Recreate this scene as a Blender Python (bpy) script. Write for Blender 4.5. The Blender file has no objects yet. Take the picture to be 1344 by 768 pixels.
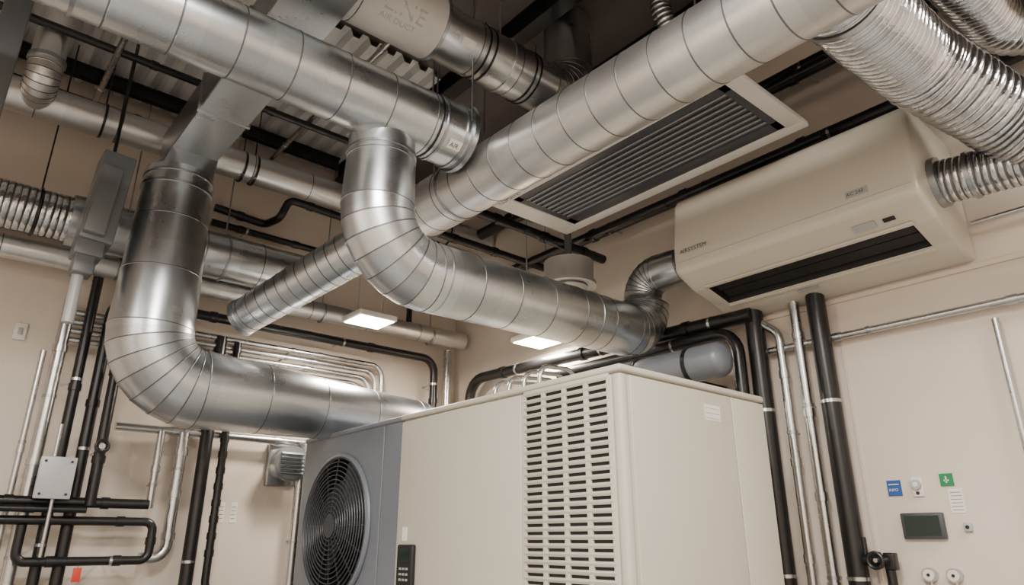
import bpy, bmesh, math, random
from mathutils import Vector, Matrix
random.seed(7)
DATUM = 1.5      # all heights below are measured from a datum 1.5 m above the floor
XW, YW, ZC = 4.3, 6.0, 3.65
FLOOR = -1.5

# ------------------------------------------------------------------ materials
def nt(name):
    m = bpy.data.materials.new(name); m.use_nodes = True
    t = m.node_tree; b = t.nodes["Principled BSDF"]
    return m, t, b
def N(t, typ, **kw):
    n = t.nodes.new(typ)
    for k, v in kw.items():
        if k in n.inputs: n.inputs[k].default_value = v
        else: setattr(n, k, v)
    return n
def paint(name, col, rough=.5, metal=0., var=.06, scale=3., bump=.02, bscale=80.):
    m, t, b = nt(name)
    tc = N(t, "ShaderNodeTexCoord")
    no = N(t, "ShaderNodeTexNoise", Scale=scale, Detail=5.)
    t.links.new(tc.outputs["Object"], no.inputs["Vector"])
    r = N(t, "ShaderNodeMapRange"); r.inputs["From Min"].default_value = .3; r.inputs["From Max"].default_value = .7
    r.inputs["To Min"].default_value = 1-var; r.inputs["To Max"].default_value = 1+var
    t.links.new(no.outputs["Fac"], r.inputs["Value"])
    mul = N(t, "ShaderNodeVectorMath", operation='MULTIPLY')
    mul.inputs[0].default_value = col
    t.links.new(r.outputs[0], mul.inputs[1])
    t.links.new(mul.outputs[0], b.inputs["Base Color"])
    b.inputs["Roughness"].default_value = rough; b.inputs["Metallic"].default_value = metal
    if bump > 0:
        n2 = N(t, "ShaderNodeTexNoise", Scale=bscale, Detail=3.)
        t.links.new(tc.outputs["Object"], n2.inputs["Vector"])
        bp = N(t, "ShaderNodeBump", Strength=bump, Distance=.01)
        t.links.new(n2.outputs["Fac"], bp.inputs["Height"]); t.links.new(bp.outputs[0], b.inputs["Normal"])
    return m
def galv(name, col=(.66,.67,.68), rmin=.24, rmax=.42, panel=.3, wav=.12, metal=1., foil=False, pv=.07):
    m, t, b = nt(name)
    tc = N(t, "ShaderNodeTexCoord")
    sp = N(t, "ShaderNodeSeparateXYZ"); t.links.new(tc.outputs["UV"], sp.inputs[0])
    d = N(t, "ShaderNodeMath", operation='DIVIDE'); d.inputs[1].default_value = panel
    t.links.new(sp.outputs[1], d.inputs[0])
    f = N(t, "ShaderNodeMath", operation='FLOOR'); t.links.new(d.outputs[0], f.inputs[0])
    wn = N(t, "ShaderNodeTexWhiteNoise", noise_dimensions='1D'); t.links.new(f.outputs[0], wn.inputs["W"])
    r1 = N(t, "ShaderNodeMapRange"); r1.inputs["To Min"].default_value = 1-pv; r1.inputs["To Max"].default_value = 1+pv
    t.links.new(wn.outputs["Value"], r1.inputs["Value"])
    vo = N(t, "ShaderNodeTexVoronoi", Scale=70.); t.links.new(tc.outputs["Object"], vo.inputs["Vector"])
    bw = N(t, "ShaderNodeRGBToBW"); t.links.new(vo.outputs["Color"], bw.inputs[0])
    r2 = N(t, "ShaderNodeMapRange"); r2.inputs["To Min"].default_value = .96; r2.inputs["To Max"].default_value = 1.03
    t.links.new(bw.outputs[0], r2.inputs["Value"])
    mm = N(t, "ShaderNodeMath", operation='MULTIPLY'); t.links.new(r1.outputs[0], mm.inputs[0]); t.links.new(r2.outputs[0], mm.inputs[1])
    mul = N(t, "ShaderNodeVectorMath", operation='MULTIPLY'); mul.inputs[0].default_value = col
    t.links.new(mm.outputs[0], mul.inputs[1]); t.links.new(mul.outputs[0], b.inputs["Base Color"])
    b.inputs["Metallic"].default_value = metal
    n1 = N(t, "ShaderNodeTexNoise", Scale=4., Detail=4.); t.links.new(tc.outputs["Object"], n1.inputs["Vector"])
    r3 = N(t, "ShaderNodeMapRange"); r3.inputs["From Min"].default_value=.3; r3.inputs["From Max"].default_value=.7
    r3.inputs["To Min"].default_value = rmin; r3.inputs["To Max"].default_value = rmax
    t.links.new(n1.outputs["Fac"], r3.inputs["Value"]); t.links.new(r3.outputs[0], b.inputs["Roughness"])
    if wav > 0:
        n2 = N(t, "ShaderNodeTexNoise", Scale=(30. if foil else 2.6), Detail=(3. if foil else 0.)); t.links.new(tc.outputs["Object"], n2.inputs["Vector"])
        bp = N(t, "ShaderNodeBump", Strength=wav, Distance=(.02 if foil else .05))
        t.links.new(n2.outputs["Fac"], bp.inputs["Height"]); t.links.new(bp.outputs[0], b.inputs["Normal"])
    return m
def emit(name, col, s):
    m, t, b = nt(name)
    b.inputs["Base Color"].default_value = (*col, 1); b.inputs["Emission Color"].default_value = (*col, 1)
    b.inputs["Emission Strength"].default_value = s
    return m

GALV = galv("galvanised_steel", col=(.58,.61,.635), rmin=.26, rmax=.34, wav=.05)
GALVW = galv("galvanised_steel_warm", col=(.70,.70,.69), rmin=.32, rmax=.40, metal=.92, wav=.04)
GALVD = galv("galvanised_steel_plain", col=(.38,.40,.425), rmin=.30, rmax=.38, panel=.6, wav=.04)
SEAM_GROOVE = galv("dark_seam_groove_metal", col=(.17,.175,.18), rmin=.4, rmax=.5, wav=0)
FOIL = galv("aluminium_foil", col=(.59,.605,.62), rmin=.15, rmax=.25, panel=.05, wav=.18, foil=True, pv=.12)
INSUL = paint("white_duct_wrap", (.58,.565,.53), .5, 0, .05, 6, .2, 14)
BLACK = paint("black_pipe_lagging", (.007,.007,.008), .32, 0, .2, 8, .05, 60)
CHROME = galv("zinc_conduit", col=(.56,.565,.565), rmin=.24, rmax=.30, panel=1.2, wav=0, pv=.02)
WALL = paint("wall_paint_beige", (.645,.565,.485), .75, 0, .035, .8, .12, 140)
CEIL = paint("ceiling_paint_mauve", (.125,.105,.10), .8, 0, .05, .7, .08, 60)
FLOORM = paint("floor_sealed_concrete", (.19,.187,.18), .5, 0, .12, 2, .05, 30)
DECK = paint("deck_metal", (.62,.62,.62), .45, .2, .08, 4, .02)
BEIGE = paint("powder_coat_beige", (.50,.472,.40), .42, 0, .02, 2, .05, 260)
ACW = paint("plastic_ivory", (.56,.52,.445), .28, 0, .015, 2, .0)
GREY = paint("powder_coat_grey", (.19,.21,.245), .38, .2, .04, 2, .03, 200)
GREYH = paint("housing_grey", (.17,.18,.19), .34, .3, .04, 2, .03, 200)
GREYL = paint("paint_light_grey", (.40,.405,.41), .4, .1, .03, 2, .02)
GREYM = paint("diffuser_grey", (.30,.29,.275), .45, 0, .03, 2, .02)
GREYC = paint("paint_column_grey", (.13,.135,.14), .5, .1, .03, 2, .02)
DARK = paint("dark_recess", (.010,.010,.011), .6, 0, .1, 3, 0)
SLAT = paint("louvre_dark_grey", (.065,.07,.08), .4, .3, .05, 3, 0)
INK = paint("printed_ink", (.05,.05,.05), .6, 0, .02, 3, 0)
WHITE = paint("white_enamel", (.72,.69,.65), .35, 0, .01, 3, 0)
PAPER = paint("paper", (.78,.75,.70), .8, 0, .02, 9, 0)
RED = paint("red_tag", (.55,.03,.02), .4)
BLUE = paint("blue_sign", (.02,.09,.32), .4)
GREEN = paint("green_sign", (.0,.20,.06), .4)
SCREEN = paint("lcd_screen", (.010,.025,.020), .12)
LAMP = emit("lamp_lens", (1.,.88,.72), 60.)

# ------------------------------------------------------------------ builder
class B:
    def __init__(s, name, *mats):
        s.name, s.mats = name, list(mats); s.bm = bmesh.new(); s.uv = s.bm.loops.layers.uv.new("UVMap")
    def mi_of(s, m):
        if m not in s.mats: s.mats.append(m)
        return s.mats.index(m)
    def v(s, p): return Vector((p[0], p[1], p[2]+DATUM))
    def done(s, ang=35):
        me = bpy.data.meshes.new(s.name)
        bmesh.ops.recalc_face_normals(s.bm, faces=s.bm.faces)
        for f in s.bm.faces: f.smooth = True
        s.bm.to_mesh(me); s.bm.free()
        for m in s.mats: me.materials.append(m)
        me.set_sharp_from_angle(angle=math.radians(ang))
        o = bpy.data.objects.new(s.name, me); bpy.context.scene.collection.objects.link(o)
        return o
    def text(s, body, size, fn, mat):
        # flat lettering mapped onto a surface with fn(u, v) -> (x, y, z)
        cu = bpy.data.curves.new("lettering", 'FONT'); cu.body = body; cu.size = size; cu.resolution_u = 2
        ob = bpy.data.objects.new("lettering", cu); bpy.context.scene.collection.objects.link(ob)
        bpy.context.view_layer.update()
        me = bpy.data.meshes.new_from_object(ob.evaluated_get(bpy.context.evaluated_depsgraph_get()))
        bpy.data.objects.remove(ob); mi = s.mi_of(mat)
        vs = [s.bm.verts.new(s.v(fn(q.co.x, q.co.y))) for q in me.vertices]
        for p in me.polygons:
            try:
                f = s.bm.faces.new([vs[i] for i in p.vertices]); f.material_index = mi
            except ValueError: pass
        bpy.data.meshes.remove(me)
    def patch(s, fn, w, h, mat, n=8):
        mi = s.mi_of(mat); g = [[s.bm.verts.new(s.v(fn(w*i/n, h*j/n))) for j in range(n+1)] for i in range(n+1)]
        for i in range(n):
            for j in range(n):
                f = s.bm.faces.new((g[i][j], g[i+1][j], g[i+1][j+1], g[i][j+1])); f.material_index = mi
    def box(s, lo, hi, mi=0, bev=0., mat=None):
        lo = s.v(lo); hi = s.v(hi)
        c = [(x,y,z) for x in (lo.x,hi.x) for y in (lo.y,hi.y) for z in (lo.z,hi.z)]
        vs = [s.bm.verts.new(q) for q in c]
        fs = []
        for q in ((0,1,3,2),(4,6,7,5),(0,4,5,1),(2,3,7,6),(0,2,6,4),(1,5,7,3)):
            f = s.bm.faces.new([vs[i] for i in q]); f.material_index = mi; fs.append(f)
        if mat is not None: bmesh.ops.transform(s.bm, matrix=mat, verts=vs)
        if bev > 0:
            es = list({e for f in fs for e in f.edges})
            r = bmesh.ops.bevel(s.bm, geom=es, offset=bev, segments=3, profile=.5, affect='EDGES', clamp_overlap=True)
            for f in r["faces"]: f.material_index = mi
    def rbox(s, c, size, mi=0, bev=0., rot=(0,0,0)):
        cc = s.v(c)
        M = Matrix.Translation(cc) @ Matrix.Rotation(rot[2],4,'Z') @ Matrix.Rotation(rot[1],4,'Y') @ Matrix.Rotation(rot[0],4,'X') @ Matrix.Translation(-cc)
        s.box([c[i]-size[i]/2 for i in range(3)], [c[i]+size[i]/2 for i in range(3)], mi, bev, M)
    def rings(s, st, mi, n=32, caps=True, capmi=None, s0=0.):
        T = st[0][1].normalized()
        up = Vector((0,0,1)) if abs(T.z) < .9 else Vector((1,0,0))
        nrm = (up - T*up.dot(T)).normalized()
        rows = []; L = s0; prev = st[0][0]; Ls = []
        for q in st:
            p, t, r = q[:3]
            t = t.normalized()
            nrm = (nrm - t*nrm.dot(t)).normalized(); bn = t.cross(nrm)
            L += (p-prev).length; prev = p; Ls.append(L)
            rows.append([s.bm.verts.new(p + (nrm*math.cos(2*math.pi*k/n) + bn*math.sin(2*math.pi*k/n))*r) for k in range(n)])
        for i in range(len(rows)-1):
            m_ = st[i+1][3] if len(st[i+1]) > 3 and st[i+1][3] is not None else mi
            for k in range(n):
                k2 = (k+1) % n
                f = s.bm.faces.new((rows[i][k], rows[i][k2], rows[i+1][k2], rows[i+1][k])); f.material_index = m_
                for lp, uv in zip(f.loops, ((k/n,Ls[i]),((k+1)/n,Ls[i]),((k+1)/n,Ls[i+1]),(k/n,Ls[i+1]))): lp[s.uv].uv = uv
        if caps:
            for row in (rows[0], rows[-1]):
                f = s.bm.faces.new(row); f.material_index = mi if capmi is None else capmi
    def stations(s, pts, r, bend, seam, gores):
        P = [s.v(p) for p in pts]; n = len(P)
        R = r if isinstance(r, (list, tuple)) else [r]*n
        BR = bend if isinstance(bend, (list, tuple)) else [bend]*n
        arcs = {}
        for i in range(1, n-1):
            d1 = (P[i]-P[i-1]).normalized(); d2 = (P[i+1]-P[i]).normalized()
            ph = d1.angle(d2)
            if ph < .01: continue
            tl = min(BR[i]*math.tan(ph/2), .49*(P[i]-P[i-1]).length if 1 < i else .95*(P[i]-P[i-1]).length, .49*(P[i+1]-P[i]).length if i < n-2 else .95*(P[i+1]-P[i]).length)
            rr = tl/math.tan(ph/2); nn = (d2-d1*d1.dot(d2)).normalized(); st = P[i]-d1*tl
            g = max(2, round(gores*ph/(math.pi/2)))
            arcs[i] = [(st+d1*rr*math.sin(ph*k/g)+nn*rr*(1-math.cos(ph*k/g)), d1*math.cos(ph*k/g)+nn*math.sin(ph*k/g), R[i], 1) for k in range(g+1)]
        out = []
        for i in range(n-1):
            d = (P[i+1]-P[i]).normalized()
            a = arcs[i][-1][0] if i in arcs else P[i]; b = arcs[i+1][0][0] if i+1 in arcs else P[i+1]
            if i in arcs: out += arcs[i]
            else: out.append((a, d, R[i], 0))
            L = (b-a).length
            if seam > 0:
                m = max(1, round(L/seam))
                for k in range(1, m):
                    q = k/m; out.append((a+(b-a)*q, d, R[i]*(1-q)+R[i+1]*q, 1))
        out.append((P[-1], (P[-1]-P[-2]).normalized(), R[-1], 0))
        return out
    def duct(s, pts, r, bend=.35, mi=0, seam=.3, h=.0022, w=.0028, gores=6, n=44, caps=True, tilt=0.):
        st = []; sm = s.mi_of(SEAM_GROOVE)
        for p, t, rr, fl in s.stations(pts, r, bend, seam, gores):
            if fl and h > 0:
                t2 = t
                if tilt:
                    sd = Vector((0,0,1)) if abs(t.z) < .7 else Vector((1,0,0)); t2 = (t+t.cross(sd)*tilt).normalized()
                for dx, dr, m_ in ((-w*1.6,0,None),(-w*.8,h,sm),(w*.8,h,sm),(w*1.6,0,None)): st.append((p+t*dx, t2, rr+dr, m_))
            else: st.append((p, t, rr, None))
        s.rings(st, mi, n, caps)
    def pipe(s, pts, r, bend=.12, mi=0, n=16, gores=6):
        s.rings([(p,t,rr) for p,t,rr,_ in s.stations(pts, r, bend, 0, gores)], mi, n)
    def flex(s, pts, r, bend=.3, mi=0, step=.02, amp=.007, n=44, jit=.0025):
        base = s.stations(pts, r, bend, step, 24); st = []; sm = s.mi_of(SEAM_GROOVE)
        dense = []
        for i in range(len(base)-1):
            a, b = base[i], base[i+1]; m = max(1, round((b[0]-a[0]).length/(step/5)))
            for j in range(m):
                q = j/m; dense.append((a[0].lerp(b[0], q), a[1].lerp(b[1], q).normalized(), a[2]*(1-q)+b[2]*q))
        dense.append(base[-1][:3])
        drift = 0; tilt = Vector((0,0,0))
        for i, (p, t, rr) in enumerate(dense):
            k = i % 5
            if k == 0:
                drift = drift*.8+random.uniform(-jit, jit); tilt = tilt*.5+Vector([random.uniform(-.03,.03) for _ in range(3)])
            st.append((p, (t+tilt).normalized(), rr+amp*(0,.62,.95,1.,.7)[k]+drift, sm if k == 0 else None))  # groove row of each rib takes the darker metal
        s.rings(st, mi, n)
    def collar(s, p, ax, r, w=.03, h=.014, mi=0, n=40):
        p = s.v(p); t = Vector(ax).normalized()
        s.rings([(p-t*w/2, t, r-.004), (p-t*w/2, t, r+h), (p+t*w/2, t, r+h), (p+t*w/2, t, r-.004)], mi, n, False)
    def cyl(s, a, b, r, mi=0, n=20, r2=None):
        a = s.v(a); b = s.v(b); t = b-a
        s.rings([(a,t,r),(b,t,r if r2 is None else r2)], mi, n)
    def torus(s, c, ax, R, r, mi=0, n=64, m=8):
        c = s.v(c); ax = Vector(ax).normalized()
        u = ax.orthogonal().normalized(); w = ax.cross(u)
        rows = []
        for i in range(n):
            a = 2*math.pi*i/n; d = u*math.cos(a)+w*math.sin(a)
            rows.append([s.bm.verts.new(c+d*(R+r*math.cos(2*math.pi*j/m))+ax*r*math.sin(2*math.pi*j/m)) for j in range(m)])
        for i in range(n):
            for j in range(m):
                f = s.bm.faces.new((rows[i][j], rows[(i+1)%n][j], rows[(i+1)%n][(j+1)%m], rows[i][(j+1)%m])); f.material_index = mi
    def hang(s, p, ax, r, mi, top=ZC, off=0., rod=.006, w=.018):
        s.collar(p, ax, r+.003, w, .006, mi)
        if rod > 0:
            a = Vector(ax).normalized(); side = Vector((-a.y, a.x, 0))
            for k in ((-1, 1) if off else (0,)):
                q = Vector(p)+side*k*off
                s.cyl((q.x, q.y, p[2]+(0 if off else r)), (q.x, q.y, top), rod, mi, 8)

# ------------------------------------------------------------------ room shell
def wall(name, lo, hi, mat):
    b = B(name, mat); b.box(lo, hi); return b.done()
X0, Y0 = -2.6, -2.6
wall("floor", (X0-.1, Y0-.1, FLOOR-.1), (XW+.1, YW+.1, FLOOR), FLOORM)
wall("ceiling", (X0-.1, Y0-.1, ZC), (XW+.1, YW+.1, ZC+.1), CEIL)
wall("wall_right", (XW, Y0, FLOOR), (XW+.1, YW+.1, ZC), WALL)
wall("wall_back", (X0-.1, YW, FLOOR), (XW, YW+.1, ZC), WALL)
wall("wall_left", (X0-.1, Y0, FLOOR), (X0, YW, ZC), WALL)
wall("wall_front", (X0-.1, Y0-.1, FLOOR), (XW+.1, Y0, ZC), WALL)
wall("baseboard_right", (XW-.015, Y0, FLOOR), (XW, YW, FLOOR+.1), GREYL)
wall("baseboard_back", (X0, YW-.015, FLOOR), (XW-.015, YW, FLOOR+.1), GREYL)
b = B("trim_1", WALL); b.box((XW-.018, Y0, 1.43), (XW, 2.9, 1.46), 0, .004); b.done()
b = B("trim_2", WALL); b.box((XW-.006, 1.83, FLOOR+.1), (XW, 1.845, 1.43)); b.done()

# corrugated deck over the back-left bay
b = B("corrugated_roof_deck", DECK)
x = X0+.02; prof = []
while x < 2.55:
    prof += [(x, ZC-.01), (x+.05, ZC-.01), (x+.075, ZC-.07), (x+.125, ZC-.07)]; x += .15
rows = [[b.bm.verts.new(b.v((px, yy, pz))) for px, pz in prof] for yy in (4.0, YW-.01)]
for i in range(len(prof)-1): b.bm.faces.new((rows[0][i], rows[0][i+1], rows[1][i+1], rows[1][i]))
b.done(20)

# steel beams below ceiling
def ibeam(name, a, bb, w, h, mat):
    o = B(name, mat); ax = 0 if abs(bb[0]-a[0]) > abs(bb[1]-a[1]) else 1
    t = .014
    def seg(dx0, dx1, z0, z1):
        lo = list(a); hi = list(bb); c = 1-ax
        lo[c] = a[c]+dx0; hi[c] = a[c]+dx1; lo[2] = a[2]+z0; hi[2] = a[2]+z1
        o.box(lo, hi)
    seg(-w/2, w/2, -h, -h+t); seg(-w/2, w/2, -t, 0); seg(-t/2, t/2, -h+t, -t)
    return o.done()
ibeam("steel_beam", (2.75, Y0, ZC), (2.75, YW, ZC-.0), .12, .17, BLACK)
ibeam("steel_beam", (X0, 1.9, ZC), (XW, 1.9, ZC), .12, .17, BLACK)
ibeam("steel_beam", (X0, 5.7, ZC-.07), (2.6, 5.7, ZC-.07), .06, .12, BLACK)
ibeam("steel_beam", (3.6, Y0, ZC), (3.6, YW, ZC), .08, .12, BLACK)
b = B("steel_column", GREYC); b.box((-.15, 3.94, FLOOR), (-.03, 4.06, ZC), 0, .008); b.box((-.22,3.86,FLOOR),(.06,4.14,FLOOR+.02)); b.done()

# ------------------------------------------------------------------ ducts
# D1 : big duct tee-ing into the cross duct
b = B("round_air_duct", GALV, GALVD, BLACK, WHITE)
b.duct([(-.6,3,2.30),(2.13,3,2.32)], [.172,.196], seam=.27)
b.collar((2.12,3,2.32),(1,0,0),.196,.03,.02,1); b.collar((1.93,3,2.318),(1,0,0),.195,.015,.006,1)
b.collar((1.89,3,2.318),(1,0,0),.195,.010,.005,2)
b.hang((2.07,3,2.32),(1,0,0),.196,1,off=.215)
b.hang((.1,3,2.30),(1,0,0),.178,1,off=.2)
def onx(x0, yc, zc, R, a0):   # map onto an x-parallel duct, lower front side
    return lambda u, v: (x0+u, yc+R*math.cos(a0-v/R), zc+R*math.sin(a0-v/R))
b.patch(onx(1.97,3,2.319,.1985,math.radians(238)), .09, .06, PAPER)
b.text("AIR", .04, onx(1.98,3,2.319,.2,math.radians(234)), INK)
b.done()
# E : drop, elbow, long run, riser to wall unit
b = B("round_air_duct", GALV, GALVD, BLACK, FOIL)
b.duct([(1.67,3.1,2.30),(1.67,3.1,1.41),(3.93,3.1,1.435),(3.95,3.1,1.88),(3.95,2.72,1.88)], [.185,.203,.19,.14,.13], bend=[.3,.33,.24,.17,.1], seam=.27, gores=7)
b.collar((1.67,3.1,2.06),(0,0,1),.19,.015,.008,1)
b.collar((1.67,3.1,1.76),(0,0,1),.197,.010,.004,1); b.collar((2.06,3.1,1.415),(1,0,0),.2,.010,.004,1)
b.collar((3.3,3.1,1.43),(1,0,0),.193,.010,.004,1)
b.flex([(3.95,2.82,1.88),(3.95,2.5,1.88)], .12, mi=3, step=.035)
b.done()
# C : cross duct running to the back wall
b = B("round_air_duct", GALVW, GALVD, BLACK, GALV)
b.duct([(2.36,-.6,2.09),(2.36,3.75,2.17)], .188, seam=.2, tilt=.06)
b.duct([(2.36,3.7,2.17),(2.34,3.85,2.16),(1.66,5.1,1.57)], [.188,.18,.135], bend=.3, mi=3, seam=.09, tilt=.08)
b.collar((2.36,3.7,2.17),(0,1,0),.188,.02,.01,1)
b.collar((1.67,5.08,1.58),(-.5,.87,-.39),.137,.03,.008,1)
b.hang((2.36,3.30,2.163),(0,1,0),.188,1,off=.2)
b.done()
# flexible foil from cross duct to wall unit
b = B("flexible_foil_duct", FOIL, GALVD)
b.flex([(2.48,.86,2.16),(3.25,.84,2.17),(3.74,.64,1.97),(3.97,.45,1.76)], [.186,.186,.18,.17], bend=.5, step=.042, amp=.014, jit=.003)
b.collar((2.55,.86,2.16),(1,0,0),.19,.03,.012,1)
b.done()
b = B("flexible_foil_duct", FOIL, GALVD)
b.flex([(3.9,1.06,1.82),(3.9,.62,1.78),(3.95,-.1,1.72)], .115, step=.032, amp=.008)
b.collar((3.9,1.02,1.82),(0,1,0),.12,.05,.02,1); b.collar((3.9,.86,1.8),(0,1,0),.12,.02,.01,1)
b.done()
b = B("flexible_foil_duct", FOIL, GALVD)
b.flex([(2.9,.62,2.56),(3.9,.58,2.54),(4.12,.2,2.5)], .13, bend=.25, step=.035, amp=.01)
b.hang((3.0,.62,2.56),(1,0,0),.14,1)
b.done()
# A : left drop into condensing unit
b = B("round_air_duct", GALV, GALVD, BLACK)
b.duct([(1.06,5.0,2.52),(1.055,5.0,1.0),(3.33,5.0,.93),(3.33,5.0,.75)], [.228,.27,.195,.18], bend=[.3,.36,.16,.2], seam=.42, gores=7)
b.collar((1.06,5.0,2.38),(0,0,1),.232,.02,.01,1); b.collar((1.06,5.0,2.47),(0,0,1),.23,.015,.008,1)
b.collar((1.06,5.0,1.38),(0,0,1),.262,.010,.004,1)
b.done()
# rectangular duct above A running forwards
b = B("rectangular_air_duct", GALVD, GALV, BLACK)
RX0, RX1 = .93, 1.25
b.box((RX0,1.5,2.64),(RX1,5.16,2.90),0,.006)
b.box((RX0+.005,1.5,2.634),(RX1-.005,5.15,2.641),1)
for yy in (1.8,2.6,3.4,4.2): b.box((RX0-.012,yy,2.622),(RX1+.012,yy+.025,2.912),1,.003)
n = 32; top = []; bot = []
for k in range(n):
    a = 2*math.pi*k/n; c, s_ = math.cos(a), math.sin(a); m = max(abs(c), abs(s_))
    top.append(b.bm.verts.new(b.v((1.09+.16*c/m, 4.98+.18*s_/m, 2.64)))); bot.append(b.bm.verts.new(b.v((1.06+.228*c, 5.0+.228*s_, 2.5))))
for k in range(n): b.bm.faces.new((top[k], top[(k+1)%n], bot[(k+1)%n], bot[k]))
for yy in (2.2,):
    for xx in (RX0-.04,RX1+.04): b.cyl((xx,yy,2.6),(xx,yy,ZC),.006,2,8)
    b.box((RX0-.06,yy-.02,2.60),(RX1+.06,yy+.02,2.62),2)
b.done()
# B1
b = B("round_air_duct", GALVW, GALVD, BLACK)
b.duct([(-.9,5.4,2.96),(XW-.05,5.4,3.03)], .125, seam=.5)
for xx in (-.2,.55,.66,1.6,1.70,2.9,3.7): b.hang((xx,5.4,2.985),(1,0,0),.125,2)
b.done()
b = B("round_air_duct", GALVW, GALVD)
b.duct([(.12,5.12,3.64),(.12,5.12,2.97),(.12,5.4,2.97)], .105, seam=.3, bend=.12); b.collar((.12,5.12,3.14),(0,0,1),.105,.03,.012,1); b.done()
# B2
b = B("round_air_duct", GALV, GALVD, BLACK, FOIL)
b.duct([(.5,5.55,2.2),(2.35,5.55,2.2)], .19, seam=.45)
b.flex([(-.9,5.55,2.2),(.55,5.55,2.2)], .165, mi=3, step=.04, amp=.006)
b.collar((.6,5.55,2.2),(1,0,0),.19,.03,.010,1)
b.hang((.3,5.55,2.2),(1,0,0),.17,2); b.hang((1.6,5.55,2.2),(1,0,0),.19,1)
b.done()
# B3
b = B("round_air_duct", GALVW, GALVD)
b.duct([(-1.0,5.75,1.96),(4.22,5.75,2.0)], .085, seam=.6)
for xx in (-.4,.9,2.6,3.8): b.hang((xx,5.75,1.98),(1,0,0),.085,1)
b.done()
# F : wrapped duct high in the middle
b = B("insulated_air_duct", INSUL, GALV, BLACK, GALVD)
b.duct([(.3,2.87,2.9),(1.82,2.87,2.9)], .195, seam=.5, h=.002)
b.duct([(1.78,2.87,2.9),(2.98,2.87,2.9),(2.98,2.87,3.6)], .172, mi=1, seam=.3, bend=.25)
b.collar((1.82,2.87,2.9),(1,0,0),.195,.02,.006,3)
for xx in (2.14,2.19,2.52,2.56): b.collar((xx,2.87,2.9),(1,0,0),.172,.012,.006,2)
b.hang((1.1,2.87,2.9),(1,0,0),.195,2); b.hang((2.35,2.87,2.9),(1,0,0),.172,1)
b.text("LINE", .13, onx(1.42,2.87,2.9,.197,math.radians(232)), GREYL)
b.text("AIR DUCT", .05, onx(1.42,2.87,2.9,.197,math.radians(248)), GREYL)
b.patch(onx(1.95,2.87,2.9,.1735,math.radians(225)), .09, .05, PAPER)
b.done()
b = B("flexible_foil_duct", FOIL, GALVD)
b.flex([(3.05,2.1,3.6),(3.05,2.1,3.2),(3.4,2.1,2.98)], .06, bend=.15, step=.025, amp=.006); b.done()

# ------------------------------------------------------------------ ceiling cassette
b = B("ceiling_cassette_air_conditioner", WHITE, DARK, SLAT, GREYC, GREYL)
x0,x1,y0,y1,z = 2.81,3.6,1.52,3.54,2.3
bl, br, bn, bf = .075, .085, .10, .17
b.box((x0,y0,z),(x0+bl,y1,z+.035),0,.006); b.box((x1-br,y0,z),(x1,y1,z+.035),0,.006)
b.box((x0+bl-.01,y0,z),(x1-br+.01,y0+bn,z+.035),0,.006); b.box((x0+bl-.01,y1-bf,z),(x1-br+.01,y1,z+.035),0,.006)
b.box((x0+.16,y0+.16,z+.035),(x1-.16,y1-.16,z+.16),3,.01)
b.box((x0+.02,y0+.02,z+.033),(x1-.02,y1-.02,z+.036),1)
gx0, gx1, g0, g1 = x0+bl, x1-br, y0+bn, y1-bf
b.box((gx0,g0,z+.006),(gx0+.07,g1,z+.02),2,.003); b.box((gx1-.10,g0,z+.006),(gx1,g1,z+.02),2,.003)
b.box((gx0,g0,z+.006),(gx1,g0+.05,z+.02),2,.003); b.box((gx0,g1-.06,z+.006),(gx1,g1,z+.02),2,.003)
ns = 9
for i in range(ns):
    xc = gx0+.095+(gx1-gx0-.22)*i/(ns-1)
    b.rbox((xc,(g0+g1)/2,z+.014),(.03,g1-g0-.1,.005),2,0,(0,.55,0))
    b.box((xc-.018,g0+.05,z+.001),(xc-.011,g1-.06,z+.008),4)
b.text("CLIMATE", .055, lambda u, v: (x0+.055-v, y1-.06-u, z-.0015), INK)
for xx in (x0+.2,x1-.2):
    for yy in (y0+.3,y1-.3): b.cyl((xx,yy,z+.15),(xx,yy,ZC),.007,3,8)
b.done()

# ------------------------------------------------------------------ wall mounted air conditioner
b = B("wall_air_conditioner", ACW, DARK, SLAT, GREYL)
def acprof(dep):
    pr = [(4.29,2.22),(3.83,2.24)]
    for k in range(7):
        a = math.radians(90+ k*80/6); pr.append((3.72+.07*math.cos(a), 2.16+.07*math.sin(a)))
    pr += [(3.62,1.98),(3.60,1.84)]
    for k in range(6):
        a = math.radians(180+k*62/5); pr.append((3.655+.055*math.cos(a), 1.705+.055*math.sin(a)))
    pr += [(3.79,1.585),(3.79,1.585+dep),(4.03,1.53+dep),(4.03,1.53),(4.10,1.50),(4.2,1.478),(4.29,1.475)]
    return pr
np_ = len(acprof(0)); ni = np_-7
yA, yB = 1.03, 2.55
cx, cz = 4.05, 1.85
def ring(y, dep, inset):
    out = []
    for px, pz in acprof(dep):
        dx, dz = cx-px, cz-pz; L = math.hypot(dx, dz)
        if px > 4.28: dx = 0
        out.append(b.bm.verts.new(b.v((px+dx/L*inset, y, pz+dz/L*inset))))
    return out
seq = [(yA,0,.03),(yA+.004,0,.014),(yA+.014,0,.004),(yA+.03,0,0),(1.15,0,0),(1.15,.09,0),(2.43,.09,0),(2.43,0,0),(yB-.03,0,0),(yB-.014,0,.004),(yB-.004,0,.014),(yB,0,.03)]
R = [ring(*q) for q in seq]
for i in range(len(R)-1):
    for k in range(np_):
        k2 = (k+1) % np_
        f = b.bm.faces.new((R[i][k], R[i][k2], R[i+1][k2], R[i+1][k]))
        if ni <= k <= ni+2 and 4 <= i <= 6: f.material_index = 1
b.bm.faces.new(R[0]); b.bm.faces.new(R[-1])
b.rbox((3.86,1.79,1.605),(.10,1.24,.006),1,0,(0,.35,0))
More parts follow.
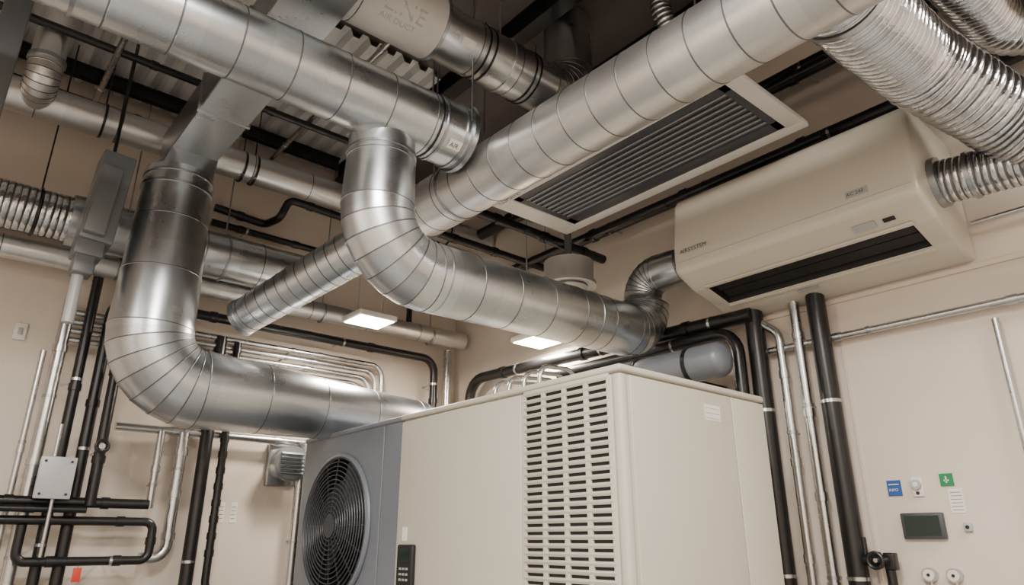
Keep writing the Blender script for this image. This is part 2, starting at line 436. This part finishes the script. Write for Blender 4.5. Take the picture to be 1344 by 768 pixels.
b.rbox((3.97,1.79,1.58),(.08,1.24,.006),1,0,(0,.35,0))
b.rbox((4.055,1.79,1.516),(.03,1.30,.012),0,.004,(0,.25,0))
b.rbox((3.772,1.79,1.586),(.03,1.30,.012),0,.004,(0,.25,0))
b.box((3.5965,1.06,1.735),(3.62,2.52,1.738),3)
b.box((3.597,1.27,1.765),(3.605,1.39,1.805),3)
b.text("AC 240", .03, lambda u, v: (3.5955, 1.385-u, 1.775+v), INK)
b.text("AIRSYSTEM", .042, lambda u, v: (3.5935, 2.49-u, 1.79+v), INK)
b.rbox((3.70,1.36,1.618),(.05,.12,.004),3,0,(0,.45,0)); b.rbox((3.70,1.23,1.618),(.025,.06,.006),1,0,(0,.45,0))
b.rbox((4.09,1.9,1.498),(.03,.14,.004),3,0,(0,.25,0))
b.done(30)

# ------------------------------------------------------------------ main beige unit
b = B("packaged_air_handling_unit", BEIGE, DARK, GREYL, WHITE)
bx0,bx1,by0,by1,bz = 2.38,3.6,2.03,3.89,.77
b.box((bx0+.012,by0+.012,FLOOR+.08),(bx1-.012,by1-.0,bz-.03),0,.02)
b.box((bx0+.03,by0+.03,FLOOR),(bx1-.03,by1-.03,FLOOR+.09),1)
b.box((bx0-.004,by0-.004,bz-.035),(bx1+.004,by1+.004,bz),0,.012)
b.box((bx0,by0,FLOOR+.08),(bx0+.055,by0+.055,bz-.04),0,.018)
gy0,gy1,gz0,gz1 = 2.10,2.69,-1.2,.715
b.box((bx0,gy0-.015,gz0-.05),(bx0+.02,gy0+.01,bz-.045),0,.004)
b.box((bx0,2.715,FLOOR+.1),(bx0+.02,by1-.01,bz-.045),0,.006)
b.box((bx0+.008,gy0,gz0),(bx0+.0125,gy1,gz1),1)
b.box((bx0-.004,gy0,gz1-.0),(bx0+.014,gy1,gz1+.02),0,.003); b.box((bx0-.004,gy0,gz0-.02),(bx0+.014,gy1,gz0),0,.003)
cols = 4; cw = (gy1-gy0)/cols
for c in range(cols+1):
    yy = gy0+c*cw; b.box((bx0-.004,max(gy0,yy-.015),gz0),(bx0+.014,min(gy1,yy+.015),gz1),0,.003)
rowsn = 52; rh = (gz1-gz0)/rowsn
for r in range(rowsn+1):
    zz = gz0+r*rh; b.rbox((bx0+.003,(gy0+gy1)/2,zz),(.018,gy1-gy0-.002,.019),0,.003,(0,-.4,0))
b.box((bx0+.07,by0,FLOOR+.1),(3.27,by0+.02,bz-.045),0,.005)
b.box((3.278,by0,FLOOR+.1),(bx1-.005,by0+.02,bz-.045),0,.005)
b.box((3.02,by0-.001,.58),(3.16,by0,.66),3)
for i in range(3): b.box((3.03,by0-.002,.64-i*.025),(3.15,by0-.001,.643-i*.025),2)
b.done()
b = B("control_thermostat", DARK, GREYL, SCREEN)
b.box((bx0-.03,3.65,-.30),(bx0,3.82,-.02),0,.012); b.box((bx0-.033,3.68,-.12),(bx0-.029,3.79,-.045),2)
for i in range(3):
    for j in range(3): b.box((bx0-.0325,3.688+i*.035,-.16-j*.03),(bx0-.029,3.71+i*.035,-.148-j*.03),1)
b.done()
b = B("paper_tag", PAPER); b.box((bx0-.003,3.76,.00),(bx0,3.81,.08)); b.done()
b = B("flexible_hose_bundle", CHROME)
for i in range(4):
    yy = 2.75+i*.13
    b.pipe([(2.55,yy,bz-.01),(2.55,yy,bz+.15-.01*i),(2.85+.05*i,yy+.02,bz+.17),(2.87+.05*i,yy+.03,bz-.01)], .013, .08)
b.done()

# ------------------------------------------------------------------ grey fan unit
b = B("condenser_fan_unit", GREY, DARK, SLAT, BLACK)
fx = 2.4; uy0, uy1, uz0, uz1 = 3.9, 5.34, FLOOR+.06, .77
fc = (fx, 4.73, .10); fr = .47
n = 64
circ, circ2, sq = [], [], []
for k in range(n):
    a = 2*math.pi*k/n; c, s_ = math.cos(a), math.sin(a)
    circ.append(b.bm.verts.new(b.v((fx, fc[1]+fr*c, fc[2]+fr*s_))))
    circ2.append(b.bm.verts.new(b.v((fx+.3, fc[1]+fr*c, fc[2]+fr*s_))))
    m = max(abs(c)/.56, abs(s_)/.56); sq.append(b.bm.verts.new(b.v((fx, fc[1]+c/m, fc[2]+s_/m))))
for k in range(n):
    k2 = (k+1) % n
    b.bm.faces.new((circ[k], circ[k2], sq[k2], sq[k]))
    f = b.bm.faces.new((circ[k], circ2[k], circ2[k2], circ[k2])); f.material_index = 1
f = b.bm.faces.new(circ2); f.material_index = 1
b.box((fx,uy0,uz0),(fx+.03,4.17,uz1-.03),0); b.box((fx,4.17,.66),(fx+.03,uy1,uz1-.03),0)
b.box((fx,5.29,uz0),(fx+.03,uy1,.66),0); b.box((fx,4.17,uz0),(fx+.03,5.29,-.46),0)
b.box((fx-.012,uy0,uz1-.035),(3.5,uy1+.012,uz1),0,.01)
b.box((fx+.32,uy0,uz0),(3.49,uy1,uz1-.03),0); b.box((fx+.02,uy1-.01,uz0),(3.49,uy1,uz1-.03),0)
b.box((fx+.02,uy0,uz0),(3.49,uy0+.01,uz1-.03),0)
b.box((fx-.008,4.12,uz0),(fx,4.14,uz1-.04),0,.003)
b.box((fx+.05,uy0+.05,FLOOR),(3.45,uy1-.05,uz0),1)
b.torus((fx-.012,fc[1],fc[2]),(1,0,0),fr+.012,.02,0)
for i in range(1,14): b.torus((fx-.03-.02*(1-(i/13)**2),fc[1],fc[2]),(1,0,0),.07+i*(fr-.07)/13,.0045,2,64,6)
for k in range(16):
    a = 2*math.pi*k/16; b.cyl((fx-.045,fc[1]+.07*math.cos(a),fc[2]+.07*math.sin(a)),(fx-.015,fc[1]+(fr+.01)*math.cos(a),fc[2]+(fr+.01)*math.sin(a)),.005,2,6)
b.cyl((fx-.055,fc[1],fc[2]),(fx-.03,fc[1],fc[2]),.08,2,24)
b.cyl((fx+.05,fc[1],fc[2]),(fx+.2,fc[1],fc[2]),.1,2,24)
for k in range(5):
    a0 = 2*math.pi*k/5; vs = []
    for rr in (.09,.2,.32,.44):
        vs.append([b.bm.verts.new(b.v((fx+.07+.11*j/3, fc[1]+rr*math.cos(a0+(.75*j/3)+rr*.6), fc[2]+rr*math.sin(a0+(.75*j/3)+rr*.6)))) for j in range(4)])
    for i in range(3):
        for j in range(3):
            f = b.bm.faces.new((vs[i][j], vs[i+1][j], vs[i+1][j+1], vs[i][j+1])); f.material_index = 2
b.done()

# ------------------------------------------------------------------ grey upper housing on the left
b = B("damper_actuator_housing", GREYH, GREYL, BLACK)
b.rbox((.63,5.0,2.17),(.20,.24,.66),0,.012,(0,.06,0))
b.rbox((.60,4.96,2.12),(.13,.27,.50),0,.012,(0,.06,0))
b.rbox((.59,5.0,1.80),(.17,.19,.12),0,.012)
b.rbox((.58,5.0,1.70),(.12,.15,.16),0,.012)
b.cyl((.57,5.0,1.3),(.57,5.0,1.64),.035,1)
b.cyl((.62,5.0,2.4),(.62,5.0,ZC),.012,2); b.box((.60,4.99,2.45),(.64,5.45,2.47),2)
b.done()

# ------------------------------------------------------------------ pipes
def pipes(name, pts, r, mat, bend=.1, couple=0, clamp=None, cs=.9):
    o = B(name, mat, CHROME if mat is not CHROME else GALVD)
    o.pipe(pts, r, bend)
    for a, c in zip(pts[:-1], pts[1:]):
        a = Vector(a); c = Vector(c); L = (c-a).length; d = (c-a)/L
        if couple and L > .25:
            k = max(1, int(L/couple))
            for i in range(k):
                p = a+d*(L*(i+.5)/k); o.collar(p, d, r, .05, r*.15+.0015, 0, 16)
        if clamp and L > .4:
            k = max(1, int(L/cs))
            for i in range(k):
                p = a+d*(L*(i+.3)/k)
                q = (XW, p.y, p.z) if clamp == 'X' else (p.x, YW, p.z)
                o.collar(p, d, r, .02, .004, 1, 16); o.cyl(tuple(p), q, .008, 1, 8)
    return o.done()
# back wall : horizontal bundle
for i, z in enumerate((1.40,1.47,1.54,1.61)):
    xe = 3.12+.07*i
    pipes("conduit_pipe", [(.62+.03*i,5.86,z),(xe,5.86,z),(xe,5.86,.95-.1*i)], .024, CHROME, .12, 1.2, 'Y', 1.2)
pipes("refrigerant_pipe", [(.93,5.80,FLOOR),(.93,5.80,1.76),(3.9,5.80,1.76),(3.9,5.80,.9)], .040, BLACK, .14, 1.4, 'Y', 1.3)
pipes("refrigerant_pipe", [(1.02,5.70,.23),(1.02,5.70,1.48),(1.3,5.70,1.48)], .037, BLACK, .1, .6, 'Y')
pipes("refrigerant_pipe", [(.80,5.82,FLOOR),(.80,5.82,1.9)], .036, BLACK, .1, 1.2, 'Y')
pipes("conduit_pipe", [(.66,5.84,FLOOR),(.66,5.84,1.72)], .042, CHROME, .1, .8, 'Y')
pipes("conduit_pipe", [(.57,5.9,FLOOR),(.57,5.9,1.3)], .02, CHROME, .1, 1.2, 'Y')
pipes("conduit_pipe", [(1.12,5.88,.81),(2.78,5.88,.81)], .03, CHROME, .1, .7, 'Y')
pipes("conduit_pipe", [(1.44,5.86,.23),(1.44,5.86,.8)], .028, CHROME, .1, .3, 'Y')
pipes("conduit_pipe", [(1.60,5.84,.8),(1.60,5.84,-.12),(1.42,5.84,-.12)], .042, CHROME, .10, .3, 'Y')
pipes("refrigerant_pipe", [(1.78,5.86,FLOOR),(1.78,5.86,1.62)], .05, BLACK, .1, 0, 'Y')
pipes("refrigerant_pipe", [(1.91,5.82,1.58),(1.91,5.82,-.15),(1.91,5.82,-.35),(2.05,5.75,-.42)], .03, BLACK, .1, .12, None)
pipes("conduit_pipe", [(2.60,5.86,FLOOR),(2.60,5.86,.8)], .04, CHROME, .1, 1.2, 'Y')
pipes("conduit_pipe", [(4.1,5.85,FLOOR),(4.1,5.85,1.9)], .045, CHROME, .1, 1.2, 'Y')
pipes("refrigerant_pipe", [(-.3,5.72,.25),(1.40,5.72,.25)], .034, BLACK, .1, .5, 'Y')
pipes("refrigerant_pipe", [(-.3,5.66,.2),(1.0,5.66,.2)], .022, BLACK, .1, .5, 'Y')
pipes("refrigerant_pipe", [(-.3,5.74,.13),(1.46,5.74,.13),(1.46,5.74,-.13),(.66,5.74,-.13),(.66,5.74,.10)], .030, BLACK, .06, .4, 'Y')
# mid-height black fittings left of the elbow
pipes("refrigerant_pipe", [(1.55,5.82,2.75),(2.0,5.82,2.72),(2.05,5.6,2.72),(2.1,5.55,2.9),(3.3,5.6,2.9)], .035, BLACK, .07, .4, None)
pipes("refrigerant_pipe", [(1.55,5.85,2.62),(3.6,5.85,2.62),(3.6,5.85,2.1)], .03, BLACK, .1, .5, 'Y')
# right wall
pipes("conduit_pipe", [(4.24,-.5,1.2),(4.24,2.3,1.2)], .022, CHROME, .1, .8, 'X')
pipes("conduit_pipe", [(4.25,-.5,1.68),(4.25,1.0,1.68)], .014, CHROME, .1, 0, 'X')
pipes("conduit_pipe", [(4.25,1.0,-.0),(4.25,1.0,1.12)], .018, CHROME, .1, 0, 'X')
pipes("refrigerant_pipe", [(4.2,1.92,FLOOR),(4.2,1.92,1.5)], .058, BLACK, .1, 0, 'X')
pipes("conduit_pipe", [(4.21,2.07,FLOOR),(4.21,2.07,1.5)], .033, CHROME, .1, .5, 'X')
pipes("conduit_pipe", [(4.21,2.20,FLOOR),(4.21,2.20,1.3),(4.21,2.35,1.42)], .028, CHROME, .1, .5, 'X')
pipes("refrigerant_pipe", [(4.2,2.36,FLOOR),(4.2,2.36,1.5)], .062, BLACK, .1, 0, 'X')
pipes("refrigerant_pipe", [(4.12,2.46,FLOOR),(4.12,2.46,1.36),(4.12,4.2,1.36)], .045, BLACK, .16, 0, 'X')
pipes("refrigerant_pipe", [(4.14,2.34,1.45),(4.14,5.5,1.53),(4.14,5.5,.6)], .05, BLACK, .2, .9, 'X')
# overhead black lines on the right
pipes("refrigerant_pipe", [(4.15,-.6,2.53),(4.15,5.2,2.53)], .05, BLACK, .1, .9, 'X')
pipes("refrigerant_pipe", [(4.08,-.6,3.05),(4.08,5.4,3.05)], .06, BLACK, .1, 1.1, 'X')
pipes("refrigerant_pipe", [(3.95,1.6,2.42),(3.95,4.9,2.42)], .03, BLACK, .1, .7, None)
pipes("refrigerant_pipe", [(2.9,4.0,2.5),(3.6,4.0,2.5),(3.7,3.7,2.3),(4.2,3.7,2.3)], .04, BLACK, .1, .4, None)
pipes("refrigerant_pipe", [(2.9,4.4,2.42),(4.2,4.4,2.42)], .035, BLACK, .1, .4, None)
pipes("refrigerant_pipe", [(3.1,4.8,2.7),(3.1,5.9,2.7)], .04, BLACK, .1, .4, None)
pipes("conduit_pipe", [(1.98,2.5,3.4),(1.98,5.95,3.4)], .022, CHROME, .1, .8, None)
pipes("conduit_pipe", [(1.5,4.0,3.25),(1.5,5.95,3.25)], .03, CHROME, .1, .8, None)
pipes("conduit_pipe", [(.5,4.2,3.3),(.5,5.95,3.3)], .022, CHROME, .1, .8, None)
pipes("refrigerant_pipe", [(-1.5,5.85,3.35),(4.1,5.85,3.35)], .035, BLACK, .1, .8, 'Y')
pipes("refrigerant_pipe", [(-1.5,5.0,3.35),(3.0,5.0,3.35)], .03, BLACK, .1, .8, None)
pipes("conduit_pipe", [(3.35,.2,3.3),(3.35,5.9,3.3)], .025, CHROME, .1, .8, None)
pipes("refrigerant_pipe", [(3.85,-.4,2.85),(3.85,4.6,2.85)], .04, BLACK, .1, .8, None)

# ------------------------------------------------------------------ smaller things
b = B("horizontal_receiver_tank", GREY, GREYL, BLACK)
yA, yB = 2.42, 3.4
st = [(yA,.02),(yA+.01,.07),(yA+.035,.105),(yA+.07,.12),(yB-.07,.12),(yB-.035,.105),(yB-.01,.07),(yB,.02)]
b.rings([(b.v((3.93,y,1.13)), Vector((0,1,0)), r) for y, r in st], 0, 36)
for yy in (2.7,3.15): b.collar((3.93,yy,1.13),(0,1,0),.12,.03,.006,2); b.box((3.93,yy-.015,1.0),(XW,yy+.015,1.03),2)
b.done()
b = B("round_ceiling_diffuser", GREYM, GREYC)
b.cyl((3.72,3.65,1.92),(3.72,3.65,2.12),.2,0,40); b.collar((3.72,3.65,1.93),(0,0,1),.2,.03,.02,0); b.cyl((3.72,3.65,2.12),(3.72,3.65,ZC),.03,1,12)
b.cyl((3.72,3.65,1.905),(3.72,3.65,1.92),.15,1,32); b.done()
LF = ((2.73,5.07,1.76),(4.02,4.36,1.66))
for (lx, ly, lz) in LF:
    b = B("suspended_light_fixture", WHITE, LAMP, GREYL)
    b.box((lx-.18,ly-.16,lz),(lx+.18,ly+.16,lz+.05),0,.01); b.box((lx-.16,ly-.14,lz-.004),(lx+.16,ly+.14,lz+.002),1)
    for sx in (-.12,.12): b.cyl((lx+sx,ly,lz+.04),(lx+sx,ly,ZC),.006,2,8)
    b.done()
b = B("wall_vent_hood", GALV, DARK, GALVD)
b.cyl((2.48,5.99,.62),(2.48,5.78,.62),.13,0,32); b.collar((2.48,5.8,.62),(0,1,0),.13,.03,.02,2)
b.box((2.34,5.95,.44),(2.62,6.0,.80),2,.01)
for i in range(6): b.rbox((2.48,5.765,.54+i*.032),(.2,.03,.006),2,0,(.6,0,0))
b.done()
b = B("junction_box", GREYL, DARK, CHROME)
b.box((.67,5.55,.27),(.86,5.66,.52),0,.01); b.box((.66,5.54,.26),(.87,5.56,.53),0,.006)
for q in ((.69,.29),(.84,.29),(.69,.50),(.84,.50)): b.cyl((q[0],5.54,q[1]),(q[0],5.53,q[1]),.008,1,8)
b.cyl((.78,5.6,.27),(.78,5.6,-.1),.012,2); b.cyl((.74,5.6,.52),(.74,5.6,.75),.014,2); b.box((.70,5.66,.36),(.83,YW,.42),1)
b.done()
b = B("valve_handle", BLACK, CHROME)
b.cyl((1.0,5.66,.62),(1.0,5.55,.62),.02,1); b.torus((1.0,5.55,.62),(0,1,0),.04,.01,0,24); b.cyl((.96,5.56,.62),(1.04,5.56,.62),.008,0,8); b.done()
b = B("red_pipe_tag", RED, BLACK); b.box((1.0,5.70,-.26),(1.05,5.705,-.17),0,.001); b.cyl((1.025,5.703,-.17),(1.025,5.735,-.11),.002,1,6); b.done()
for k, xx in enumerate((1.99,2.09)):
    b = B("paper_notice", PAPER, SLAT); b.box((xx,YW-.004,.14),(xx+.055,YW,.30))
    for i in range(4): b.box((xx+.008,YW-.006,.17+i*.03),(xx+.045,YW-.004,.174+i*.03),1)
    b.done()
b = B("wall_switch", WHITE, GREYL); b.box((.37,YW-.02,1.37),(.45,YW,1.50),0,.006); b.box((.395,YW-.028,1.41),(.425,YW-.02,1.46),1,.003); b.done()

# right wall devices
def dev(name, y0, y1, z0, z1, t, *m, bev=.006):
    o = B(name, *m); o.box((XW-t,y0,z0),(XW,y1,z1),0,bev); return o
b = dev("wall_display_controller", 1.455,1.67,.01,.145,.03, SLAT, SCREEN); b.box((XW-.033,1.475,.025),(XW-.029,1.65,.13),1); b.done()
b = dev("blue_sign", 1.645,1.72,.24,.325,.006, BLUE, WHITE, bev=0); b.box((XW-.008,1.655,.30),(XW-.005,1.71,.305),1)
b.text("INFO", .022, lambda u, v: (XW-.0075, 1.712-u, .265+v), WHITE); b.done()
b = B("round_thermostat_dial", WHITE, GREYL, DARK)
b.box((XW-.012,1.53,.23),(XW,1.59,.335),0,.005); b.cyl((XW-.012,1.56,.295),(XW-.03,1.56,.295),.026,1,24); b.cyl((XW-.03,1.56,.295),(XW-.034,1.56,.295),.014,0,16); b.cyl((XW-.012,1.56,.25),(XW-.018,1.56,.25),.009,2,12); b.done()
b = dev("exit_sign", 1.375,1.44,.28,.345,.008, GREEN, WHITE, bev=0); b.box((XW-.010,1.395,.305),(XW-.007,1.42,.312),1); b.box((XW-.010,1.405,.295),(XW-.007,1.412,.33),1); b.done()
b = dev("paper_notice", 1.345,1.415,.14,.265,.003, PAPER, SLAT, bev=0)
for i in range(6): b.box((XW-.005,1.352,.155+i*.018),(XW-.003,1.405,.157+i*.018),1)
b.done()
b = dev("small_sensor", 1.33,1.37,.045,.09,.02, GREYL, DARK); b.cyl((XW-.02,1.35,.068),(XW-.023,1.35,.068),.01,1,12); b.done()
for yy in (1.575,1.455):
    b = B("pressure_gauge", CHROME, WHITE, DARK)
    b.cyl((XW,yy,-.17),(XW-.04,yy,-.17),.036,0,28); b.cyl((XW-.04,yy,-.17),(XW-.044,yy,-.17),.028,1,24); b.cyl((XW-.044,yy,-.17),(XW-.05,yy,-.17),.008,2,10)
    b.cyl((XW-.02,yy,-.20),(XW-.02,yy,-.28),.01,0,10); b.done()
b = B("gate_valve", BLACK, CHROME, RED)
b.cyl((4.2,1.92,-.10),(4.2,1.74,-.10),.03,0,16); b.collar((4.2,1.80,-.10),(0,1,0),.03,.03,.014,0); b.cyl((4.2,1.78,-.10),(4.12,1.78,-.10),.012,1,10)
b.torus((4.12,1.78,-.10),(1,0,0),.04,.009,0,24); b.cyl((4.2,1.74,-.10),(4.2,1.74,-.35),.025,0,16); b.box((4.17,1.70,-.15),(4.23,1.76,-.06),0,.008); b.cyl((4.2,1.86,-.07),(4.2,1.86,.02),.014,0,10); b.done()

# ------------------------------------------------------------------ lighting
def area(name, loc, size, energy, col, rot=(0,0,0), sy=None):
    l = bpy.data.lights.new(name, 'AREA'); l.energy = energy; l.color = col; l.shape = 'RECTANGLE'; l.size = size; l.size_y = sy or size
    o = bpy.data.objects.new(name, l); o.location = (loc[0], loc[1], loc[2]+DATUM); o.rotation_euler = rot
    bpy.context.scene.collection.objects.link(o); return o
W = (1., .945, .875)
def lum(x, y, z, sx, sy, e):  # added lamp with housing, out of view, set to light walls and ducts
    b = B("offscreen_fill_panel", WHITE); b.box((x-sx/2-.03,y-sy/2-.03,z+.012),(x+sx/2+.03,y+sy/2+.03,z+.07),0,.01)
    for k in (-1,1): b.cyl((x+k*sx*.4,y,z+.06),(x+k*sx*.4,y,ZC),.01,0,8)
    b.done(); area("offscreen_fill_lamp", (x,y,z), sx, e, W, (0,0,0), sy)
lum(.1, .6, 2.75, .9, .9, 290)
lum(3.4, -.7, 2.4, .8, .8, 95)
lum(-1.4, 3.0, 2.05, .7, 1.2, 110)
lum(-1.2, -1.2, 2.4, 1.0, 1.0, 200)
for (lx, ly, lz) in LF: area("fixture_lamp", (lx,ly,lz-.015), .3, 48, (1,.88,.74), (0,0,0), .26)
w = bpy.data.worlds.new("world"); bpy.context.scene.world = w; w.use_nodes = True
w.node_tree.nodes["Background"].inputs[0].default_value = (.8,.75,.7,1); w.node_tree.nodes["Background"].inputs[1].default_value = .3

# ------------------------------------------------------------------ camera
cam = bpy.data.cameras.new("camera"); co = bpy.data.objects.new("camera", cam)
bpy.context.scene.collection.objects.link(co)
co.location = (0, 0, DATUM)
th = math.radians(19.8); az = math.radians(49.5)
fw = Vector((math.cos(az)*math.cos(th), math.sin(az)*math.cos(th), math.sin(th)))
co.rotation_euler = fw.to_track_quat('-Z', 'Y').to_euler()
cam.sensor_width = 36; cam.lens = 906/1344*36; cam.clip_start = .05
bpy.context.scene.camera = co
